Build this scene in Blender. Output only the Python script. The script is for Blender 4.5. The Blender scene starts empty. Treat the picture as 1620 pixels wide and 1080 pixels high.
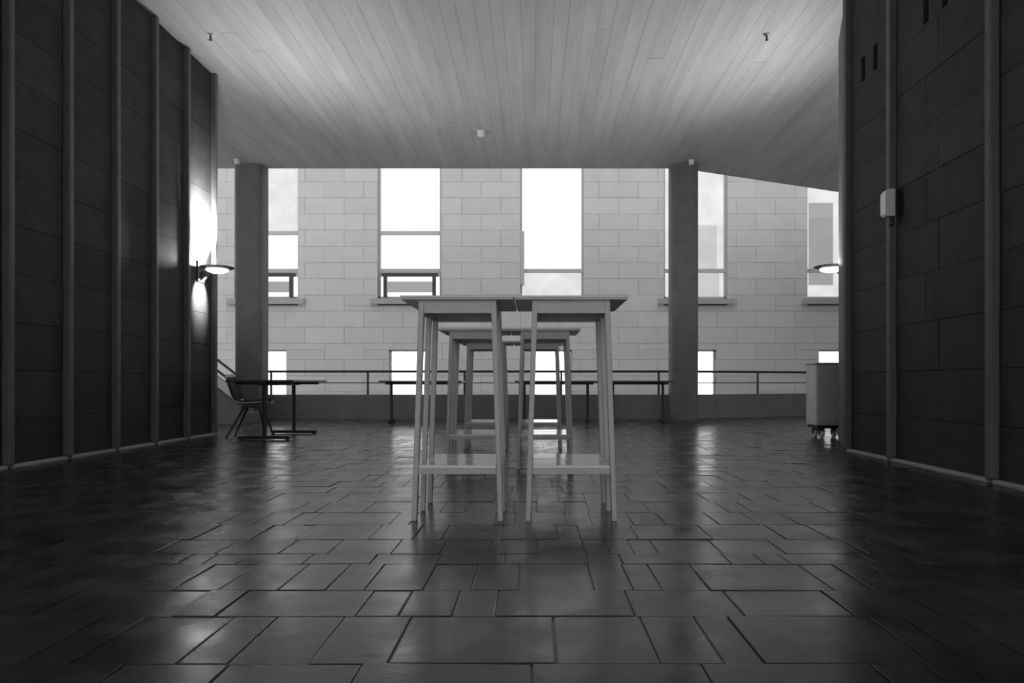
import bpy, bmesh, math, random
from mathutils import Vector, Matrix
random.seed(11)
S = bpy.context.scene
COL = S.collection
F, CX, CY, CH = 1100.0, 845.0, 605.0, 0.70      # focal length in px, vanishing point, eye height

# ------------------------------------------------------------------ camera, sky, exposure
cam = bpy.data.cameras.new('camera'); cam_o = bpy.data.objects.new('camera', cam); COL.objects.link(cam_o)
cam.sensor_width = 36; cam.lens = F / 1620 * 36
cam.shift_x = -(CX - 810) / 1620; cam.shift_y = (CY - 540) / 1620
cam_o.location = (0, 0, CH); cam_o.rotation_euler = (math.pi / 2, 0, 0)
cam.clip_start = .05
S.camera = cam_o
S.view_settings.view_transform = 'Standard'; S.view_settings.look = 'None'
S.view_settings.gamma = 1; S.view_settings.use_curve_mapping = False
S.view_settings.exposure = 0.0
SKY = 1.44
LAMP_UP, LAMP_WALL, LAMP_DOWN = 310.0, 1900.0, 400.0
w = bpy.data.worlds.new('overcast_sky'); S.world = w; w.use_nodes = True
nt = w.node_tree; bg = nt.nodes['Background']
tc = nt.nodes.new('ShaderNodeTexCoord'); sx = nt.nodes.new('ShaderNodeSeparateXYZ')
mr = nt.nodes.new('ShaderNodeMapRange')
mr.inputs['From Min'].default_value = 0; mr.inputs['From Max'].default_value = 1
mr.inputs['To Min'].default_value = .75 * SKY; mr.inputs['To Max'].default_value = 1.0 * SKY
nt.links.new(tc.outputs['Generated'], sx.inputs[0]); nt.links.new(sx.outputs['Z'], mr.inputs['Value'])
nt.links.new(mr.outputs[0], bg.inputs['Strength'])
bg.inputs['Color'].default_value = (1, 1, 1, 1)
S.cycles.use_denoising = True
S.cycles.max_bounces = 10; S.cycles.diffuse_bounces = 7; S.cycles.transparent_max_bounces = 12

# ------------------------------------------------------------------ materials
def mat(name, g, rough=.6, noise=.0, scale=6.0, stretch=(1, 1, 1), rand=.0, bump=.0, bscale=60.0, spec=.5, metal=0.0, rnoise=0.0):
    m = bpy.data.materials.new(name); m.use_nodes = True
    t = m.node_tree; n = t.nodes; L = t.links; p = n['Principled BSDF']
    p.inputs['Base Color'].default_value = (g, g, g, 1); p.inputs['Roughness'].default_value = rough
    p.inputs['Specular IOR Level'].default_value = spec; p.inputs['Metallic'].default_value = metal
    geo = n.new('ShaderNodeNewGeometry'); mp = n.new('ShaderNodeMapping'); mp.inputs['Scale'].default_value = stretch
    L.new(geo.outputs['Position'], mp.inputs['Vector'])
    if noise or rand:
        nz = n.new('ShaderNodeTexNoise'); nz.inputs['Scale'].default_value = scale; nz.inputs['Detail'].default_value = 5
        L.new(mp.outputs[0], nz.inputs['Vector'])
        a = n.new('ShaderNodeMapRange'); a.inputs['From Min'].default_value = .25; a.inputs['From Max'].default_value = .75
        a.inputs['To Min'].default_value = 1 - noise; a.inputs['To Max'].default_value = 1 + noise
        L.new(nz.outputs['Fac'], a.inputs['Value'])
        oi = n.new('ShaderNodeObjectInfo'); b = n.new('ShaderNodeMapRange')
        b.inputs['To Min'].default_value = g * (1 - rand); b.inputs['To Max'].default_value = g * (1 + rand)
        L.new(oi.outputs['Random'], b.inputs['Value'])
        mu = n.new('ShaderNodeMath'); mu.operation = 'MULTIPLY'
        L.new(a.outputs[0], mu.inputs[0]); L.new(b.outputs[0], mu.inputs[1])
        cc = n.new('ShaderNodeCombineColor')
        for k in range(3): L.new(mu.outputs[0], cc.inputs[k])
        L.new(cc.outputs[0], p.inputs['Base Color'])
        if rnoise:
            r = n.new('ShaderNodeMapRange'); r.inputs['From Min'].default_value = .3; r.inputs['From Max'].default_value = .7
            r.inputs['To Min'].default_value = rough - rnoise; r.inputs['To Max'].default_value = rough + rnoise
            L.new(nz.outputs['Fac'], r.inputs['Value']); L.new(r.outputs[0], p.inputs['Roughness'])
    if bump:
        bz = n.new('ShaderNodeTexNoise'); bz.inputs['Scale'].default_value = bscale; bz.inputs['Detail'].default_value = 4
        L.new(mp.outputs[0], bz.inputs['Vector'])
        bp = n.new('ShaderNodeBump'); bp.inputs['Strength'].default_value = bump; bp.inputs['Distance'].default_value = .01
        L.new(bz.outputs['Fac'], bp.inputs['Height']); L.new(bp.outputs[0], p.inputs['Normal'])
    return m

def glow(name, strength, noise=0.0):
    m = bpy.data.materials.new(name); m.use_nodes = True
    t = m.node_tree; t.nodes.remove(t.nodes['Principled BSDF'])
    e = t.nodes.new('ShaderNodeEmission'); e.inputs['Strength'].default_value = strength
    t.links.new(e.outputs[0], t.nodes['Material Output'].inputs['Surface'])
    if noise:
        nz = t.nodes.new('ShaderNodeTexNoise'); nz.inputs['Scale'].default_value = 2.2; nz.inputs['Detail'].default_value = 6
        g = t.nodes.new('ShaderNodeNewGeometry'); t.links.new(g.outputs['Position'], nz.inputs['Vector'])
        r = t.nodes.new('ShaderNodeMapRange'); r.inputs['From Min'].default_value = .3; r.inputs['From Max'].default_value = .7
        r.inputs['To Min'].default_value = strength * (1 - noise); r.inputs['To Max'].default_value = strength * (1 + noise)
        t.links.new(nz.outputs['Fac'], r.inputs['Value']); t.links.new(r.outputs[0], e.inputs['Strength'])
    return m

def glass(name):
    m = bpy.data.materials.new(name); m.use_nodes = True
    t = m.node_tree; t.nodes.remove(t.nodes['Principled BSDF'])
    tr = t.nodes.new('ShaderNodeBsdfTransparent'); gl = t.nodes.new('ShaderNodeBsdfGlossy'); gl.inputs['Roughness'].default_value = .03
    fr = t.nodes.new('ShaderNodeFresnel'); fr.inputs['IOR'].default_value = 1.45
    mx = t.nodes.new('ShaderNodeMixShader')
    t.links.new(fr.outputs[0], mx.inputs[0]); t.links.new(tr.outputs[0], mx.inputs[1]); t.links.new(gl.outputs[0], mx.inputs[2])
    t.links.new(mx.outputs[0], t.nodes['Material Output'].inputs['Surface'])
    return m

M = dict(
    paver=mat('glazed_brick_paver', .042, .255, .45, 4, rand=.35, bump=.08, bscale=16, rnoise=.08),
    mortar=mat('paver_mortar', .045, .35, .2, 20),
    ceil=mat('board_formed_concrete', .41, .8, .13, 3.2, (2.2, .22, 1), rand=.035, bump=.2, bscale=9),
    slab=mat('slab_concrete', .33, .85, .1, 3),
    block=mat('dark_concrete_block', .042, .75, .22, 5, rand=.14, bump=.25, bscale=35, spec=.25),
    joint=mat('dark_block_joint', .045, .9),
    rib=mat('concrete_rib', .12, .75, .15, 6, bump=.15),
    ledge=mat('pale_ledge', .4, .7, .15, 6),
    column=mat('column_concrete', .15, .75, .14, 4, bump=.15, bscale=25),
    parapet=mat('parapet_concrete', .19, .75, .14, 4, bump=.12, bscale=25),
    stone=mat('limestone_block', .56, .85, .05, 2.5, rand=.035, bump=.1, bscale=20),
    stonejoint=mat('limestone_joint', .46, .9),
    sill=mat('limestone_sill', .38, .85, .08, 5),
    frame_pale=mat('pale_window_frame', .5, .5), frame_dark=mat('dark_window_frame', .05, .5),
    shade_grey=mat('grey_roller_shade', .55, .8),
    ground=mat('court_paving', .4, .9, .1, 2),
    wood=mat('pale_birch_wood', .54, .42, .08, 9, (1, 1, 9), bump=.03, bscale=90),
    edge_highlight=mat('painted_edge_highlight', .82, .35),  # highlight along the tabletop edge, put into a near-white colour
    slat_sheen=mat('birch_slat_painted_sheen', .85, .1, .07, 9, (1, 8, 1)),  # grazing reflection on the slats put into a lighter wood colour
    black=mat('black_steel', .025, .45), rail=mat('dark_rail_steel', .03, .4),
    tabletop=mat('dark_laminate', .06, .35, .1, 8), chrome=mat('pale_end_cap', .75, .35),
    shell=mat('pale_chair_shell', .55, .4), pad=mat('dark_chair_fabric', .05, .9, bump=.2, bscale=200),
    cart=mat('grey_cabinet_laminate', .6, .5, .06, 5), cart_top=mat('cabinet_top', .42, .45),
    white=mat('white_plastic', .75, .4), lampmetal=mat('lamp_metal', .06, .4),
    lampin=mat('lamp_reflector', .8, .4), stair=mat('stair_concrete', .13, .8, .12, 4),
    stringer=mat('pale_stair_stringer', .55, .6, .06, 4),
    glass=glass('window_glass'),
    lit=glow('lit_window', 1.25), lit_soft=glow('lit_window_soft', .84, .10), lit_grey=glow('backlit_grey_shade', .37, .04), lit_pale=glow('backlit_pale_shade', .62, .06),
    lit_low=glow('lit_lower_window', 3.2), lamp=glow('lamp_lens_glow', 3.5),
)

M['paver'].node_tree.nodes['Principled BSDF'].inputs['IOR'].default_value = 1.62

# ------------------------------------------------------------------ mesh helpers
class MB:
    def __init__(s): s.v = []; s.f = []
    def add(s, vs, fs):
        o = len(s.v); s.v += [tuple(v) for v in vs]; s.f += [tuple(i + o for i in f) for f in fs]; return s
    def box(s, x0, x1, y0, y1, z0, z1):
        return s.add([(x0,y0,z0),(x1,y0,z0),(x1,y1,z0),(x0,y1,z0),(x0,y0,z1),(x1,y0,z1),(x1,y1,z1),(x0,y1,z1)],
                     [(0,3,2,1),(4,5,6,7),(0,1,5,4),(1,2,6,5),(2,3,7,6),(3,0,4,7)])
    def hexa(s, lo, hi):                       # two quads (counter-clockwise from above), lower and upper
        return s.add(list(lo) + list(hi), [(0,3,2,1),(4,5,6,7),(0,1,5,4),(1,2,6,5),(2,3,7,6),(3,0,4,7)])
    def prism(s, poly, z0, z1):                # poly in xy, counter-clockwise
        n = len(poly)
        return s.add([(x,y,z0) for x,y in poly] + [(x,y,z1) for x,y in poly],
                     [tuple(range(n))[::-1], tuple(range(n, 2*n))] + [(i,(i+1)%n,n+(i+1)%n,n+i) for i in range(n)])
    def tube(s, pts, r, n=10, r1=None):
        pts = [Vector(p) for p in pts]; rings = []; m = len(pts)
        for i, p in enumerate(pts):
            d = (pts[min(i+1, m-1)] - pts[max(i-1, 0)]).normalized()
            a = Vector((0,0,1)) if abs(d.z) < .9 else Vector((1,0,0))
            u = d.cross(a).normalized(); v = d.cross(u)
            rr = r if r1 is None else r + (r1 - r) * i / (m - 1)
            rings.append([p + (u*math.cos(2*math.pi*k/n) + v*math.sin(2*math.pi*k/n)) * rr for k in range(n)])
        fs = [tuple(range(n)), tuple(range((m-1)*n, m*n))[::-1]]
        for i in range(m-1):
            for k in range(n):
                fs.append((i*n+k, (i+1)*n+k, (i+1)*n+(k+1)%n, i*n+(k+1)%n))
        return s.add([q for r_ in rings for q in r_], fs)
    def lathe(s, prof, n=28, c=(0,0,0), axis='z'):
        vs = []
        for r, h in prof:
            for k in range(n):
                a = 2*math.pi*k/n; x, y = r*math.cos(a), r*math.sin(a)
                vs.append({'z':(c[0]+x,c[1]+y,c[2]+h),'x':(c[0]+h,c[1]+x,c[2]+y),'y':(c[0]+x,c[1]+h,c[2]+y)}[axis])
        m = len(prof); fs = [(i*n+k, i*n+(k+1)%n, (i+1)*n+(k+1)%n, (i+1)*n+k) for i in range(m-1) for k in range(n)]
        fs += [tuple(range(n))[::-1], tuple(range((m-1)*n, m*n))]
        return s.add(vs, fs)
    def mesh(s, name):
        me = bpy.data.meshes.new(name); me.from_pydata(s.v, [], s.f)
        bm = bmesh.new(); bm.from_mesh(me); bmesh.ops.recalc_face_normals(bm, faces=bm.faces); bm.to_mesh(me); bm.free()
        return me

def obj(name, mb, m, parent=None, bevel=0, smooth=False, seg=2):
    me = mb if isinstance(mb, bpy.types.Mesh) else mb.mesh(name)
    if not me.materials: me.materials.append(m)
    o = bpy.data.objects.new(name, me); COL.objects.link(o)
    if parent: o.parent = parent
    if bevel:
        b = o.modifiers.new('bevel', 'BEVEL'); b.width = bevel; b.segments = seg; b.limit_method = 'ANGLE'
    if smooth:
        for p in me.polygons: p.use_smooth = True
        try: me.set_sharp_from_angle(angle=math.radians(40))
        except Exception: pass
    return o

def tag(o, label=None, cat=None, group=None, kind=None):
    if label: o['label'] = label
    if cat: o['category'] = cat
    if group: o['group'] = group
    if kind: o['kind'] = kind
    return o

def thing(name, label, cat, loc=(0,0,0), rz=0, group=None):
    o = bpy.data.objects.new(name, None); COL.objects.link(o); o.location = loc; o.rotation_euler = (0,0,rz)
    o.empty_display_size = .1
    return tag(o, label, cat, group)

def dup(o, parent=None):
    c = o.copy(); COL.objects.link(c)
    if parent: c.parent = parent
    for ch in list(o.children): dup(ch, c)
    return c

def struct(name, mb, m, label):
    return tag(obj(name, mb, m), label, None, None, 'structure')

B = MB
H = 4.80
# ------------------------------------------------------------------ floor
floor = struct('floor', B().box(-9, 9.5, -2.5, 13.5, -.3, -.0036).prism([(3.0,13.5),(9.5,13.5),(9.5,16.2)], -.3, -.0036), M['mortar'],
               'dark brick paved floor laid in rows across the hall')
rows = [1.16, 1.44, 1.73, 2.08, 2.34, 2.68, 2.84, 3.10, 3.42]
while rows[-1] < 15.6: rows.append(rows[-1] + random.choice([.16, .26, .26, .33]))
front = [1.16]
while front[-1] > -2.1: front.append(front[-1] - random.choice([.2, .26, .33]))
rows = sorted(front[1:] + rows)
def paver_geo(x0, x1, y0, y1, h, tx, ty):
    g, b = .0030, .0032
    x0 += g; x1 -= g; y0 += g; y1 -= g
    cx, cy = (x0+x1)/2, (y0+y1)/2
    z = lambda x, y: h + (x-cx)*tx + (y-cy)*ty
    lo = [(x0,y0,-.02),(x1,y0,-.02),(x1,y1,-.02),(x0,y1,-.02)]
    mid = [(x0,y0,z(x0,y0)-b*.12),(x1,y0,z(x1,y0)-b*.12),(x1,y1,z(x1,y1)-b*.12),(x0,y1,z(x0,y1)-b*.12)]
    hi = [(x0+b,y0+b,z(x0,y0)),(x1-b,y0+b,z(x1,y0)),(x1-b,y1-b,z(x1,y1)),(x0+b,y1-b,z(x0,y1))]
    fs = [(8,9,10,11)] + [(i,(i+1)%4,4+(i+1)%4,4+i) for i in range(4)] + [(4+i,4+(i+1)%4,8+(i+1)%4,8+i) for i in range(4)]
    return lo + mid + hi, fs
cells = []
for y0, y1 in zip(rows[:-1], rows[1:]):
    xa, xb = (-9, 9.4)
    x = xa - random.random() * .4
    while x < xb:
        L = random.choice([.10, .13, .16, .2, .26, .26, .33, .42]) if y0 > 1 else .4
        x1 = x + L
        if y1 < 13.3 or (x > 3.1 and y1 < 13.45 + .44 * (x - 3.1)):
            cells.append((max(x, xa), min(x1, xb), y0, y1))
        x = x1
inview = lambda c: c[3] > 1.55 and -CX/F*c[3]-.1 < c[1] and c[0] < (1620-CX)/F*c[3]+.1 and -4.2 < c[0] and c[1] < 3.15
vis = sorted([c for c in cells if inview(c)], key=lambda c: c[2])[:296]
vset = set(vis)
far = B()
for c in cells:
    h, tx, ty = random.gauss(.0006, .0009), random.gauss(0, .004), random.gauss(0, .004)
    vs, fs = paver_geo(*c, h, tx, ty)
    if c in vset: obj('paver', B().add(vs, fs), M['paver'], floor)
    else: far.add(vs, fs)
tag(obj('paver_field', far, M['paver'], floor), 'smaller looking pavers running on to the low wall', kind='stuff')

# ------------------------------------------------------------------ ceiling with board marks
yend = lambda x: 13.32 if x < 3.1 else 13.45 + .44 * (x - 3.1)
ceil = struct('ceiling', B().box(-9, 3.1, -2.5, 13.32, H, H+.45).prism([(3.1,-2.5),(9.5,-2.5),(9.5,yend(9.5)),(3.1,13.45)], H, H+.45), M['slab'],
              'pale board-marked concrete ceiling')
x = -6.9
while x < 6.7:
    wd = random.choice([.14, .17, .17, .2])
    y = 5.6 + random.random() * 1.5
    first = True
    while y < yend(x) - .05:
        L = random.choice([2.4, 3.0, 3.6, 4.2]); y1 = min(y + L, yend(x) - .02)
        if yend(x) - y1 < .6: y1 = yend(x) - .02
        if not (x < -4.3 and y1 < 9.3) and not (x > 3.3 and y1 < 8.4):
            ya = max(y, 9.3) if x < -4.3 else y
            drop = .0015 + random.random() * .002
            obj('board_mark', B().box(x+.0015, x+wd-.0015, ya+.002, y1-.002, H-drop, H+.01), M['ceil'], ceil)
        y = y1
    x += wd

# ------------------------------------------------------------------ side walls of ribbed concrete block
XL, XR = -4.28, 3.20
wl = struct('wall_left', B().box(XL-.35, XL-.05, -2.5, 9.27, 0, H), M['joint'], 'dark ribbed concrete block wall on the left, lamp at its far end')
wr = struct('wall_right', B().prism([(XR+.05,-2.5),(XR+.8,-2.5),(4.0,8.2),(4.25,8.4),(4.25,9.0),(4.0,9.0),(4.0,8.40),(3.69,8.37),(XR+.05,7.08)], 0, H), M['joint'],
            'dark ribbed concrete block wall on the right with slots and a white alarm')
ribsL = [9.245 - .724 * k for k in range(11)]
course = H / 12
for k, y in enumerate(ribsL):
    p = .062
    obj('rib', B().box(XL-.05, XL+p, y-.03, y+.03, .03, H), M['rib'], wl, bevel=.012)
for a, b in zip(ribsL[1:], ribsL[:-1]):
    for c in range(12):
        obj('block', B().box(XL-.05, XL+random.uniform(-.003,.003), a+.03, b-.03, c*course+.002, (c+1)*course-.002), M['block'], wl)
    obj('ledge', B().box(XL-.03, XL+.05, a+.03, b-.03, 0, .032), M['ledge'], wl, bevel=.008)
ribsR = [7.05, 6.18, 4.82, 3.6, 2.5, 1.5]
for y in ribsR:
    obj('rib', B().box(XR-.06, XR+.05, y-.035, y+.035, .03, H), M['rib'], wr, bevel=.012)
slots = {(6.18, 7.05): [6.52, 6.76], (4.82, 6.18): [5.42, 5.68]}
for a, b in zip(ribsR[1:], ribsR[:-1]):
    n = 2 if b - a > 1 else 1
    for c in range(12):
        z0, z1 = c*course+.002, (c+1)*course-.002
        ys = [a+.035 + (b-a-.07)*k/n for k in range(n+1)]
        if n == 2 and c % 2: ys[1] += .18
        if c == 9 and (a, b) in slots:
            m = B(); xs = [a+.035]
            for q in slots[(a, b)]: xs += [q-.04, q+.04]
            xs.append(b-.035)
            for i in range(0, len(xs), 2): m.box(XR, XR+.05, xs[i], xs[i+1], z0, z1)
            for i in range(1, len(xs)-1, 2): m.box(XR, XR+.05, xs[i], xs[i+1], z0, 3.63).box(XR, XR+.05, xs[i], xs[i+1], 3.87, z1)
            obj('slotted_block', m, M['block'], wr); continue
        for u, v in zip(ys[:-1], ys[1:]):
            obj('block', B().box(XR+random.uniform(-.003,.003), XR+.05, u+.003, v-.003, z0, z1), M['block'], wr)
    obj('ledge', B().box(XR-.05, XR+.03, a+.035, b-.035, 0, .032), M['ledge'], wr, bevel=.008)
# canted end of the right wall
ca, cb = Vector((XR, 7.09)), Vector((3.66, 8.36)); nrm = Vector((-(cb-ca).y, (cb-ca).x)).normalized()
for c in range(12):
    q = [ca, cb, cb - nrm*.05, ca - nrm*.05]
    obj('canted_block', B().prism([(v.x, v.y) for v in q], c*course+.002, (c+1)*course-.002), M['rib'], wr)

# ------------------------------------------------------------------ far side: columns, low wall, side walls out of view
for nm, xa, xb, lb in (('column', -5.62, -5.10, 'square concrete column behind the small dark table'),
                       ('column', 2.575, 3.085, 'square concrete column right of the tall tables, low wall on both sides')):
    q = []; rr = .09
    for cx_, cy_, a0 in ((xb-rr, 13.42-rr, 0), (xa+rr, 13.42-rr, 90), (xa+rr, 13.0+rr, 180), (xb-rr, 13.0+rr, 270)):
        q += [(cx_ + rr*math.cos(math.radians(a0+18*k)), cy_ + rr*math.sin(math.radians(a0+18*k))) for k in range(6)]
    tag(obj(nm, B().prism(q, 0, H), M['column'], smooth=True), lb, kind='structure')
pp = B().box(-9, 3.0, 13.29, 13.5, 0, .47)
pa, pb = Vector((2.9, 13.32)), Vector((9.4, 16.15)); pn = Vector((-(pb-pa).y, (pb-pa).x)).normalized()*.2
pp.prism([(pa.x,pa.y),(pb.x,pb.y),(pb.x+pn.x,pb.y+pn.y),(pa.x+pn.x,pa.y+pn.y)], 0, .47)
struct('wall_back', pp, M['parapet'], 'low dark concrete parapet under the railing')
struct('wall_right_far', B().box(9.5, 9.7, 9, 16.2, 0, H), M['slab'], 'side wall beyond the cabinet')

# railing: posts and two rails
def railing(x0, y0, x1, y1, posts, label):
    t = thing('railing', label, 'railing', (x0, y0, .47), 0)
    d = Vector((x1-x0, y1-y0, 0)); L = d.length; d.normalize()
    obj('top_rail', B().tube([(0,0,.445), tuple(d*L+Vector((0,0,.445)))], .024), M['rail'], t, smooth=True)
    obj('middle_rail', B().tube([(0,0,.225), tuple(d*L+Vector((0,0,.225)))], .009), M['rail'], t, smooth=True)
    for s in posts:
        q = d*s
        obj('post', B().tube([(q.x,q.y,0),(q.x,q.y,.43)], .022), M['rail'], t, smooth=True)
dr = 13.40
px = lambda x: (x-CX)*dr/F
railing(px(423), dr, px(1061), dr, [px(x)-px(423) for x in (429, 582, 735, 888, 1042)], 'dark steel railing on the low wall between the two columns')
ra = pa + (pb-pa).normalized()*.22 + pn*.5; rb = pa + (pb-pa).normalized()*6.5 + pn*.5
railing(ra.x, ra.y, rb.x, rb.y, [.08, 1.62, 3.4, 5.2], 'dark steel railing on the angled low wall right of the right column')

# ------------------------------------------------------------------ building across the court
DN = 17.2
s_ = DN / F
struct('ground', B().box(-30, 30, 13.6, 60, -1.3, -1.0), M['ground'], 'pale court paving below the low wall')
bld = thing('stone_building', 'pale coursed limestone building with tall bright windows across the court', 'building', (0, DN, -1.0))
bx = lambda mb: mb
z_ = lambda y: CH + (CY - y) * s_ + 1.0     # local z from pixel row
x_ = lambda x: (x - CX) * s_
obj('wall', B().box(-20, 20, .28, 1.5, 0, 9), M['stonejoint'], bld)
WC = [-6.63, -3.09, .44, 4.0, 7.55]
HW, WB, WT = .785, z_(471), 8.2
LH, LT, LB = .50, z_(553), .6
Z0 = 4.47 + 1.0 - .4*12                      # joint grid
ops = [(c-HW, c+HW, WB-.19, WT) for c in WC] + [(c-LH, c+LH, LB, LT) for c in WC]
rest = B(); mort = B(); cnt = 0
row = 0; zz = Z0 - .4
while zz < 8.9:
    za, zb = max(zz, 0), zz + .4
    even = (round((zb - 1.0 - 4.47) / .4) % 2 == 0)
    x0 = -1.79 - .97*19 + (0 if even else .485)
    spans = []
    x = x0
    while x < 19.5:
        spans.append((x, x+.97)); x += .97
    for a, b in spans:
        pieces = [(a, b, za, zb)]
        for oa, ob, oc, od in ops:
            new = []
            for (p, q, r, s) in pieces:
                if q <= oa or p >= ob or s <= oc or r >= od: new.append((p,q,r,s)); continue
                lo, hi = max(r, oc), min(s, od)
                if r < oc - .03: new.append((p,q,r,oc))
                if s > od + .03: new.append((p,q,od,s))
                if p < oa - .02: new.append((p,oa,lo,hi))
                if q > ob + .02: new.append((ob,q,lo,hi))
            pieces = new
        for (p,q,r,s) in pieces:
            if s - r < .02: continue
            g = .003; d = random.uniform(-.003, .003)
            mort.box(p-.002, q+.002, .010, .29, r-.002, s+.002)
            args = (p+g, q-g, d, .30, r+g, s-g)
            if -8.3 < p and q < 8.3 and s > 1.3 and r < 7.1 and cnt < 296:
                obj('block', B().box(*args), M['stone'], bld); cnt += 1
            else: rest.box(*args)
    zz += .4
tag(obj('outer_blocks', rest, M['stone'], bld), 'blocks beyond the view between the columns', kind='stuff')
tag(obj('mortar', mort, M['stonejoint'], bld), 'recessed mortar joints', kind='stuff')
print('neighbour blocks', cnt)

def bar(parent, name, x0, x1, z0, z1, m, y0=.14, y1=.2):
    return obj(name, B().box(x0, x1, y0, y1, z0, z1), M[m], parent)
def window(c, spec):
    a, b = c-HW, c+HW
    f = .045
    w = obj('window_frame', B().box(a,a+f,.12,.2,WB,WT).box(b-f,b,.12,.2,WB,WT).box(a,b,.12,.2,WB,WB+f).box(a,b,.12,.2,WT-f,WT), M['frame_pale'], bld)
    obj('sill', B().box(a-.16, b+.16, -.09, .3, z_(481), WB-.02), M['sill'], w)
    for (z0, z1, m) in spec['panes']:
        obj('pane', B().box(a+f, b-f, .165, .172, z0, z1), M['glass'], w)
        obj('lit_shade', B().box(a+.01, b-.01, .2, .215, z0-.02, z1+.02), M[m], w)
    for z0, z1 in spec['bars']: bar(w, 'transom', a, b, z0, z1, 'frame_pale', .1, .2)
    return w
zt = z_(367)
W1 = dict(panes=[(zt+.04, WT-.05, 'lit'), (z_(428)+.03, zt-.04, 'lit'), (WB+.05, z_(437), 'lit')], bars=[(zt-.04, zt+.05), (z_(430), z_(424))])
ws = []
for i, c in enumerate(WC[:2]):
    sp = dict(W1)
    if i == 0: sp = dict(panes=[(zt+.04, WT-.05, 'lit_soft')] + W1['panes'][1:], bars=W1['bars'])
    w = window(c, sp); ws.append(w)
    a, b = c-HW+.1, c+HW-.08
    # open hopper sash: dark frame standing proud, grey pane inside
    obj('hopper_sash', B().box(a,b,-.02,.08,z_(437),z_(432)).box(a+.05,a+.13,-.02,.08,WB+.02,z_(437)).box(b-.13,b-.05,-.02,.08,WB+.02,z_(437)), M['frame_dark'], w)
    obj('grey_shade', B().box(a+.13,b-.13,.02,.05,z_(462),z_(445)), M['lit_grey'], w)
zl = z_(427)
w3 = window(WC[2], dict(panes=[(zl+.05, WT-.05, 'lit'), (WB+.05, zl-.05, 'lit_soft')], bars=[(zl-.045, zl+.045)])); 
bar(w3, 'grey_jamb', WC[2]-HW, WC[2]-HW+.1, z_(450), z_(365), 'frame_pale', .02, .2)
w4 = window(WC[3], dict(panes=[(zl+.05, WT-.05, 'lit_soft'), (WB+.05, zl-.05, 'lit_soft')], bars=[(zl-.045, zl+.045)]))
obj('grey_shade', B().box(WC[3]+.02, WC[3]+HW-.22, .175, .195, zl+.05, z_(353)), M['lit_pale'], w4)
obj('pale_shade', B().box(WC[3]+.02, WC[3]+HW-.16, .175, .195, WB+.05, zl-.05), M['lit_pale'], w4)
w5 = window(WC[4], dict(panes=[(zl+.05, WT-.05, 'lit_soft'), (WB+.05, zl-.05, 'lit_soft')], bars=[(zl-.045, zl+.045)]))
obj('grey_shade', B().box(WC[4]-HW+.1, WC[4]-.08, .175, .195, z_(449), z_(318)), M['lit_grey'], w5)
for c in WC:
    a, b, f = c-LH, c+LH, .04
    w = obj('lower_window_frame', B().box(a,a+f,.1,.2,LB,LT).box(b-f,b,.1,.2,LB,LT).box(a,b,.1,.2,LT-f,LT).box(a,b,.1,.2,LB,LB+f), M['frame_pale'], bld)
    obj('pane', B().box(a+f, b-f, .15, .157, LB+f, LT-f), M['glass'], w)
    obj('lit_shade', B().box(a+.01, b-.01, .2, .215, LB+.01, LT-.01), M['lit_low'], w)
    obj('sill', B().box(a-.1, b+.1, -.06, .3, LB-.12, LB-.01), M['sill'], w)

# ------------------------------------------------------------------ tall standing tables
TH = 1.139
def bar_table(label, loc, src=None):
    if src:
        t = dup(src); t.location = loc; t['label'] = label; return t
    t = thing('standing_table', label, 'table', loc, 0, 'tall pale standing tables in two rows')
    tt = obj('tabletop', B().box(-.283, .283, -.296, .301, TH-.020, TH-.011), M['wood'], t)
    obj('highlight_layer', B().box(-.287, .287, -.30, .305, TH-.011, TH), M['edge_highlight'], tt, bevel=.003)['label'] = 'pale top layer with the edge highlight painted in'  # thin layer added so its pale colour paints the edge highlight
    x, y, zb, zt_ = .196, .268, 1.053, TH-.020
    obj('front_apron', B().box(-x+.004, x-.004, -y, -y+.022, zb, zt_), M['wood'], t)
    obj('rear_apron', B().box(-x+.004, x-.004, y-.022, y, zb, zt_), M['wood'], t)
    for s in (-1, 1):
        obj('side_apron', B().box(s*x-.011-s*.011, s*x+.011-s*.011, -y+.022, y-.022, zb, zt_), M['wood'], t)
    for s in (-1, 1):
        for yy in (-y+.018, 0, y-.018):
            tw, bw, dp = .014, .0125, .024 if yy else .018
            xt, xb_ = s*(x-.013), s*(x+.023)
            sp = .012 if yy > 0 else (-.012 if yy < 0 else 0)
            lo = [(xb_-bw,yy+sp-dp,0),(xb_+bw,yy+sp-dp,0),(xb_+bw,yy+sp+dp,0),(xb_-bw,yy+sp+dp,0)]
            hi = [(xt-tw,yy-dp,zt_),(xt+tw,yy-dp,zt_),(xt+tw,yy+dp,zt_),(xt-tw,yy+dp,zt_)]
            obj('leg', B().hexa(lo, hi), M['wood'], t, bevel=.003)
    xs = .196
    obj('shelf_rail', B().box(-xs, xs, -y-.016, -y+.008, .238, .266), M['wood'], t)
    obj('shelf_rail', B().box(-xs, xs, y-.008, y+.016, .238, .266), M['wood'], t)
    for s in (-1, 1): obj('shelf_rail', B().box(s*xs-.011, s*xs+.011, -y+.008, y-.008, .238, .266), M['wood'], t)
    obj('shelf_slat', B().box(-xs, xs, -.278, -.014, .266, .282), M['slat_sheen'], t, bevel=.003)
    obj('shelf_slat', B().box(-xs, xs, .014, .282, .266, .282), M['slat_sheen'], t, bevel=.003)
    return t
rowsT = [(3.80, -.1005), (5.90, -.20), (7.62, -.224)]
lab = ['nearest to the viewer', 'in the middle row', 'in the farthest row']
proto = None
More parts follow.
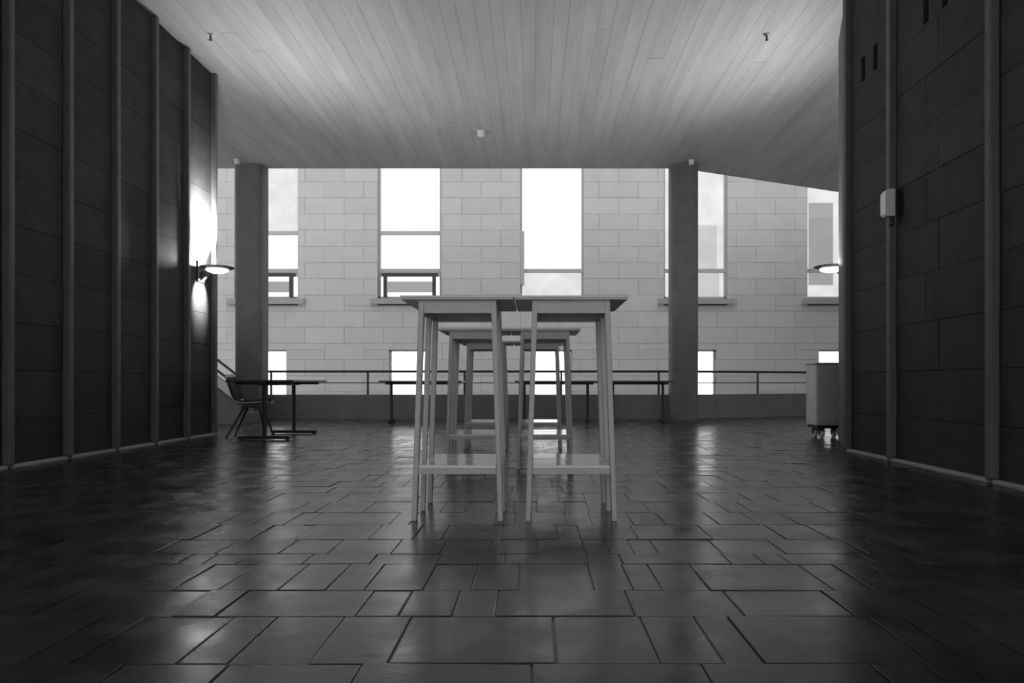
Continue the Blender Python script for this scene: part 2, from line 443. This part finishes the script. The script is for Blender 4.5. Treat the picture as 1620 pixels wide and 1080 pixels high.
for (yy, xc), l in zip(rowsT, lab):
    for s, side in ((-1, 'left'), (1, 'right')):
        t = bar_table('tall pale standing table with slatted shelf, %s one of the two %s' % (side, l), (xc + s*.2885, yy, 0), proto)
        proto = proto or t

# ------------------------------------------------------------------ low tables on T feet
def t_table(label, loc, L, W, axis, group=None):
    """L along the line of the two posts, W across"""
    t = thing('low_table', label, 'table', loc, 0 if axis == 'x' else math.pi/2, group)
    obj('tabletop', B().box(-L/2, L/2, -W/2, W/2, .705, .733), M['tabletop'], t, bevel=.006)
    ix = L/2 - (.15 if L < 1.3 else .16)
    obj('under_frame', B().box(-L/2+.06, L/2-.06, -.05, .05, .665, .705).box(-ix-.03,-ix+.03,-W/2+.07,W/2-.07,.675,.705).box(ix-.03,ix+.03,-W/2+.07,W/2-.07,.675,.705), M['black'], t)
    for s in (-1, 1):
        obj('post', B().tube([(s*ix,0,.04),(s*ix,0,.68)], .026, 12), M['black'], t, smooth=True)
        ft = obj('foot_bar', B().hexa([(s*ix-.03,-W*.39,.012),(s*ix+.03,-W*.39,.012),(s*ix+.03,W*.39,.012),(s*ix-.03,W*.39,.012)],
                                 [(s*ix-.03,-W*.38,.05),(s*ix+.03,-W*.38,.05),(s*ix+.03,W*.38,.05),(s*ix-.03,W*.38,.05)]), M['black'], t, bevel=.008)
        for e in (-1, 1): obj('glide', B().lathe([(.018,0),(.02,.006),(.02,.014)], 12, (s*ix, e*W*.34, 0)), M['black'], ft)
    return t
lt = t_table('small dark table on two T shaped feet with a chair tucked under it', (-3.29, 9.0, 0), 1.35, .82, 'y')
obj('pale_end_cap', B().box(-.455, -.385, .29, .345, .008, .055), M['chrome'], lt, bevel=.012)
for (x0, x1, l) in ((605, 733, 'dark low table by the low wall, left end of the row behind the tall tables'),
                    (815, 944, 'dark low table by the low wall, seen between the legs of the right tall tables'),
                    (956, 1062, 'dark low table by the low wall in front of the right column')):
    D = 12.3; a, b = (x0-CX)*D/F, (x1-CX)*D/F
    t_table(l, ((a+b)/2, D, 0), b-a, .6, 'x', 'low tables along the low wall')

# ------------------------------------------------------------------ shell chair at the low table (faces +x)
ch = thing('shell_chair', 'pale shell chair with dark padding and thin splayed legs at the small dark table', 'chair', (-3.63, 9.0, 0), math.radians(9))
prof = [(.23,.425),(.19,.432),(.08,.425),(-.06,.415),(-.16,.425),(-.215,.47),(-.25,.55),(-.285,.66),(-.315,.76),(-.325,.805)]
def shell(off, wscale, e0=0, e1=None, th=.012):
    vs, fs = [], []; n = 9; P = prof[e0:e1]; m = len(P)
    for side in (0, 1):
        for i, (x, z) in enumerate(P):
            u = i / (m - 1)
            hw = (.19 + .05*math.sin(min(1, u*1.6)*math.pi*.6)) * wscale * (1 if u < .82 else 1 - (u-.82)*1.6)
            i0, i1 = max(0, i-1), min(m-1, i+1)
            tx, tz = P[i1][0]-P[i0][0], P[i1][1]-P[i0][1]; l = math.hypot(tx, tz); nx, nz = tz/l, -tx/l
            for k in range(n):
                v = -1 + 2*k/(n-1); lift = .035*v*v
                o = off - (th if side else 0) + lift
                vs.append((x + nx*o, v*hw, z + nz*o))
    N = m*n
    for i in range(m-1):
        for k in range(n-1):
            a = i*n+k; fs += [(a,a+1,a+n+1,a+n), (N+a,N+a+n,N+a+n+1,N+a+1)]
    for i in range(m-1):
        for k in (0, n-1):
            a = i*n+k; fs.append((a,a+n,N+a+n,N+a))
    for i in (0, m-1):
        for k in range(n-1):
            a = i*n+k; fs.append((a,a+1,N+a+1,N+a))
    return B().add(vs, fs)
obj('seat_shell', shell(0, 1.0), M['shell'], ch, smooth=True)
obj('seat_pad', shell(.022, .88, 1, 5, .021), M['pad'], ch, smooth=True)
obj('back_pad', shell(.022, .86, 5, 9, .021), M['pad'], ch, smooth=True)
obj('under_bracket', B().box(-.13,.13,-.12,.12,.375,.398), M['black'], ch, bevel=.006)
for (sx, sy) in ((-1,-1),(-1,1),(1,-1),(1,1)):
    lg = obj('leg', B().tube([(sx*.09,sy*.09,.385),(sx*.24-.04,sy*.21,.01)], .016, 10, .010), M['black'], ch, smooth=True)
    obj('glide', B().lathe([(.012,0),(.014,.004),(.013,.014)], 10, (sx*.24-.04, sy*.21, 0)), M['black'], lg)

# ------------------------------------------------------------------ stair at the far left
st = thing('staircase', 'concrete stair with pale stringer and two dark handrails rising behind the left wall', 'staircase', (0,0,0))
ya, yb = 11.7, 12.85
sl = .78; X0 = -4.95
nst = 11; run = .225; rise = run*sl
for k in range(nst):
    xa = X0 - run*(k+1)
    obj('step', B().box(xa-.02, xa+run, ya+.06, yb, 0 if k < 2 else rise*(k-1), rise*(k+1)), M['stair'], st)
Lx = run*nst
poly = [(X0, 0), (X0, .30), (X0-Lx, .30+Lx*sl), (X0-Lx, 0)]
obj('side_wall', B().add([(x,ya,z) for x,z in poly]+[(x,ya+.06,z) for x,z in poly], [(0,1,2,3),(7,6,5,4),(0,4,5,1),(1,5,6,2),(2,6,7,3),(3,7,4,0)]), M['stair'], st)
sp = [(X0+.02, .33), (X0+.02, .50), (X0-Lx, .50+Lx*sl+.015), (X0-Lx, .33+Lx*sl)]
obj('stringer', B().add([(x,ya-.03,z) for x,z in sp]+[(x,ya+.06,z) for x,z in sp], [(0,1,2,3),(7,6,5,4),(0,4,5,1),(1,5,6,2),(2,6,7,3),(3,7,4,0)]), M['stringer'], st)
for h in (.57, .75):
    zz = lambda X: h + (X0 - X)*sl + .03
    obj('handrail', B().tube([(X0-.05, ya+.02, zz(X0-.05)), (X0-Lx, ya+.02, zz(X0-Lx))], .02), M['rail'], st, smooth=True)
for X in (X0-.07, X0-1.2, X0-2.3):
    obj('baluster', B().tube([(X, ya+.02, .45+(X0-X)*sl), (X, ya+.02, .78+(X0-X)*sl)], .014), M['rail'], st, smooth=True)

# ------------------------------------------------------------------ wall lamps
def sconce(label, loc, flip):
    t = thing('wall_lamp', label, 'lamp', loc, math.pi if flip else 0, 'saucer wall lamps')
    # local +x points into the room; wall plane at x = 0
    obj('wall_plate', B().box(0, .025, -.09, .09, -.16, .10), M['lampmetal'], t, bevel=.006)
    obj('bracket', B().add([(0,-.035,-.14),(.03,-.035,-.15),(.16,-.035,-.02),(.14,-.035,.0),(0,-.035,-.04),
                            (0,.035,-.14),(.03,.035,-.15),(.16,.035,-.02),(.14,.035,.0),(0,.035,-.04)],
                           [(0,1,2,3,4),(9,8,7,6,5),(0,5,6,1),(1,6,7,2),(2,7,8,3),(3,8,9,4),(4,9,5,0)]), M['lampmetal'], t)
    c = (.225, 0, 0)
    obj('saucer_shade', B().lathe([(.10,.0),(.15,.006),(.208,.024),(.211,.030),(.205,.032),(.15,.016),(.04,.010)], 40, c), M['lampmetal'], t, smooth=True)
    obj('lens', B().lathe([(.02,-.046),(.07,-.042),(.11,-.030),(.135,-.012),(.135,.004)], 32, c), M['lamp'], t, smooth=True)
    obj('lamp_cup', B().lathe([(.04,.010),(.15,.024),(.155,.024),(.15,.016)], 20, c), M['lampin'], t, smooth=True)
    # asymmetric uplight throwing across the ceiling, plus the bulb's spill on the wall behind it
    l = bpy.data.lights.new('uplight', 'SPOT'); l.energy = LAMP_UP; l.spot_size = math.radians(144); l.spot_blend = 1; l.shadow_soft_size = .05
    o = bpy.data.objects.new('uplight', l); COL.objects.link(o); o.parent = t; o.location = (.2, 0, .058)
    o.rotation_euler = Vector((4.0, .7 if flip else -.7, 2.6)).to_track_quat('-Z', 'Y').to_euler()
    for nm, e, p, d, ang in (('wall_wash', LAMP_WALL, (.34, 0, .055), (-.34, 0, .33), 77), ('downlight', LAMP_DOWN, (.24, 0, -.05), (-.24, 0, -.24), 64)):
        l = bpy.data.lights.new(nm, 'SPOT'); l.energy = e; l.spot_size = math.radians(ang); l.spot_blend = .7; l.shadow_soft_size = .02
        o = bpy.data.objects.new(nm, l); COL.objects.link(o); o.parent = t; o.location = p
        o.rotation_euler = Vector(d).to_track_quat('-Z', 'Y').to_euler()
    l = bpy.data.lights.new('bulb', 'POINT'); l.energy = 55; l.shadow_soft_size = .03
    o = bpy.data.objects.new('bulb', l); COL.objects.link(o); o.parent = t; o.location = (.2, 0, .055)
    return t
sconce('saucer wall lamp glowing at the far end of the left wall', (XL, 8.90, 2.145), False)
sconce('saucer wall lamp glowing above the grey cabinet by the right wall', (4.0, 8.84, 2.145), True)

# ------------------------------------------------------------------ grey cabinet on casters at the right
cb_ = thing('rolling_cabinet', 'grey cabinet on white casters half hidden behind the right wall', 'cabinet', (3.74, 8.86, 0))
obj('body', B().box(-.215, .215, -.165, .165, .16, .93), M['cart'], cb_, bevel=.022, seg=3)
obj('top', B().box(-.225, .225, -.175, .175, .93, .952), M['cart_top'], cb_, bevel=.008)
obj('door', B().box(-.19, .19, -.172, -.163, .20, .90), M['cart'], cb_, bevel=.003)
obj('base_frame', B().box(-.19, .19, -.15, .15, .125, .162), M['black'], cb_)
for sx in (-.12, .12):
    for sy in (-.10, .10):
        k = obj('caster', B().box(sx-.03, sx+.03, sy-.02, sy+.02, .10, .127).box(sx-.034, sx-.024, sy-.02, sy+.02, .045, .11).box(sx+.024, sx+.034, sy-.02, sy+.02, .045, .11), M['black'], cb_)
        obj('wheel', B().lathe([(.03,-.022),(.05,-.018),(.052,0),(.05,.018),(.03,.022)], 20, (sx, sy, .052), 'x'), M['white'], k, smooth=True)

# ------------------------------------------------------------------ small fittings
al = thing('alarm_box', 'white rounded alarm box on the right wall', 'alarm', (XR-.045, 6.115, 2.275))
pr = [(0,-.13),(0,.13)]
body = B(); pts = []
for k in range(7):
    a = math.pi/2 * k/6; pts.append((-.04-.05*math.sin(a), .065+.055*math.cos(a)))
poly = [(0,.12)] + pts + [(-.09,-.10),(-.07,-.12),(0,-.12)]
n = len(poly)
body.add([(x,-.045,z) for x,z in poly]+[(x,.045,z) for x,z in poly], [tuple(range(n)), tuple(range(n,2*n))[::-1]]+[(i,(i+1)%n,n+(i+1)%n,n+i) for i in range(n)])
obj('cover', body, M['white'], al, bevel=.006)
obj('lamp_knob', B().lathe([(.01,-.2),(.022,-.19),(.024,-.16),(.014,-.115)], 14, (-.02,-.01,0)), M['black'], al, smooth=True)
for (x, y, d, r, l) in ((761, 207, 11.33, .065, 'white round smoke detector on the ceiling, middle one nearest the viewer'),
                        (375, 257, 12.75, .055, 'white round smoke detector on the ceiling above the left column'),
                        (1094, 257, 12.8, .055, 'white round smoke detector on the ceiling above the right column')):
    t = thing('smoke_detector', l, 'detector', ((x-CX)*d/F, d, H-.006), 0, 'ceiling smoke detectors')
    obj('base', B().lathe([(r*1.05,0),(r*1.05,-.018),(r*.9,-.022)], 24), M['white'], t, smooth=True)
    obj('sensor_dome', B().lathe([(r*.9,-.02),(r*.88,-.06),(r*.7,-.085),(r*.2,-.09)], 24), M['white'], t, smooth=True)
for (x, y, l, hl) in ((333, 54, 'small sprinkler head with pale rose on the ceiling near the left wall', True),
                      (1213, 54, 'small dark sprinkler head on the ceiling towards the right wall', False)):
    d = (H-CH)*F/(CY-y)
    t = thing('sprinkler', l, 'sprinkler', ((x-CX)*d/F, d, H-.006))
    obj('rose', B().lathe([(.038,0),(.036,-.008),(.02,-.012)], 18), M['white'] if hl else M['ceil'], t, smooth=True)
    obj('stem', B().tube([(0,0,-.01),(0,0,-.06)], .011, 10), M['black'], t, smooth=True)
    obj('deflector', B().lathe([(.02,-.062),(.021,-.067)], 14), M['black'], t)
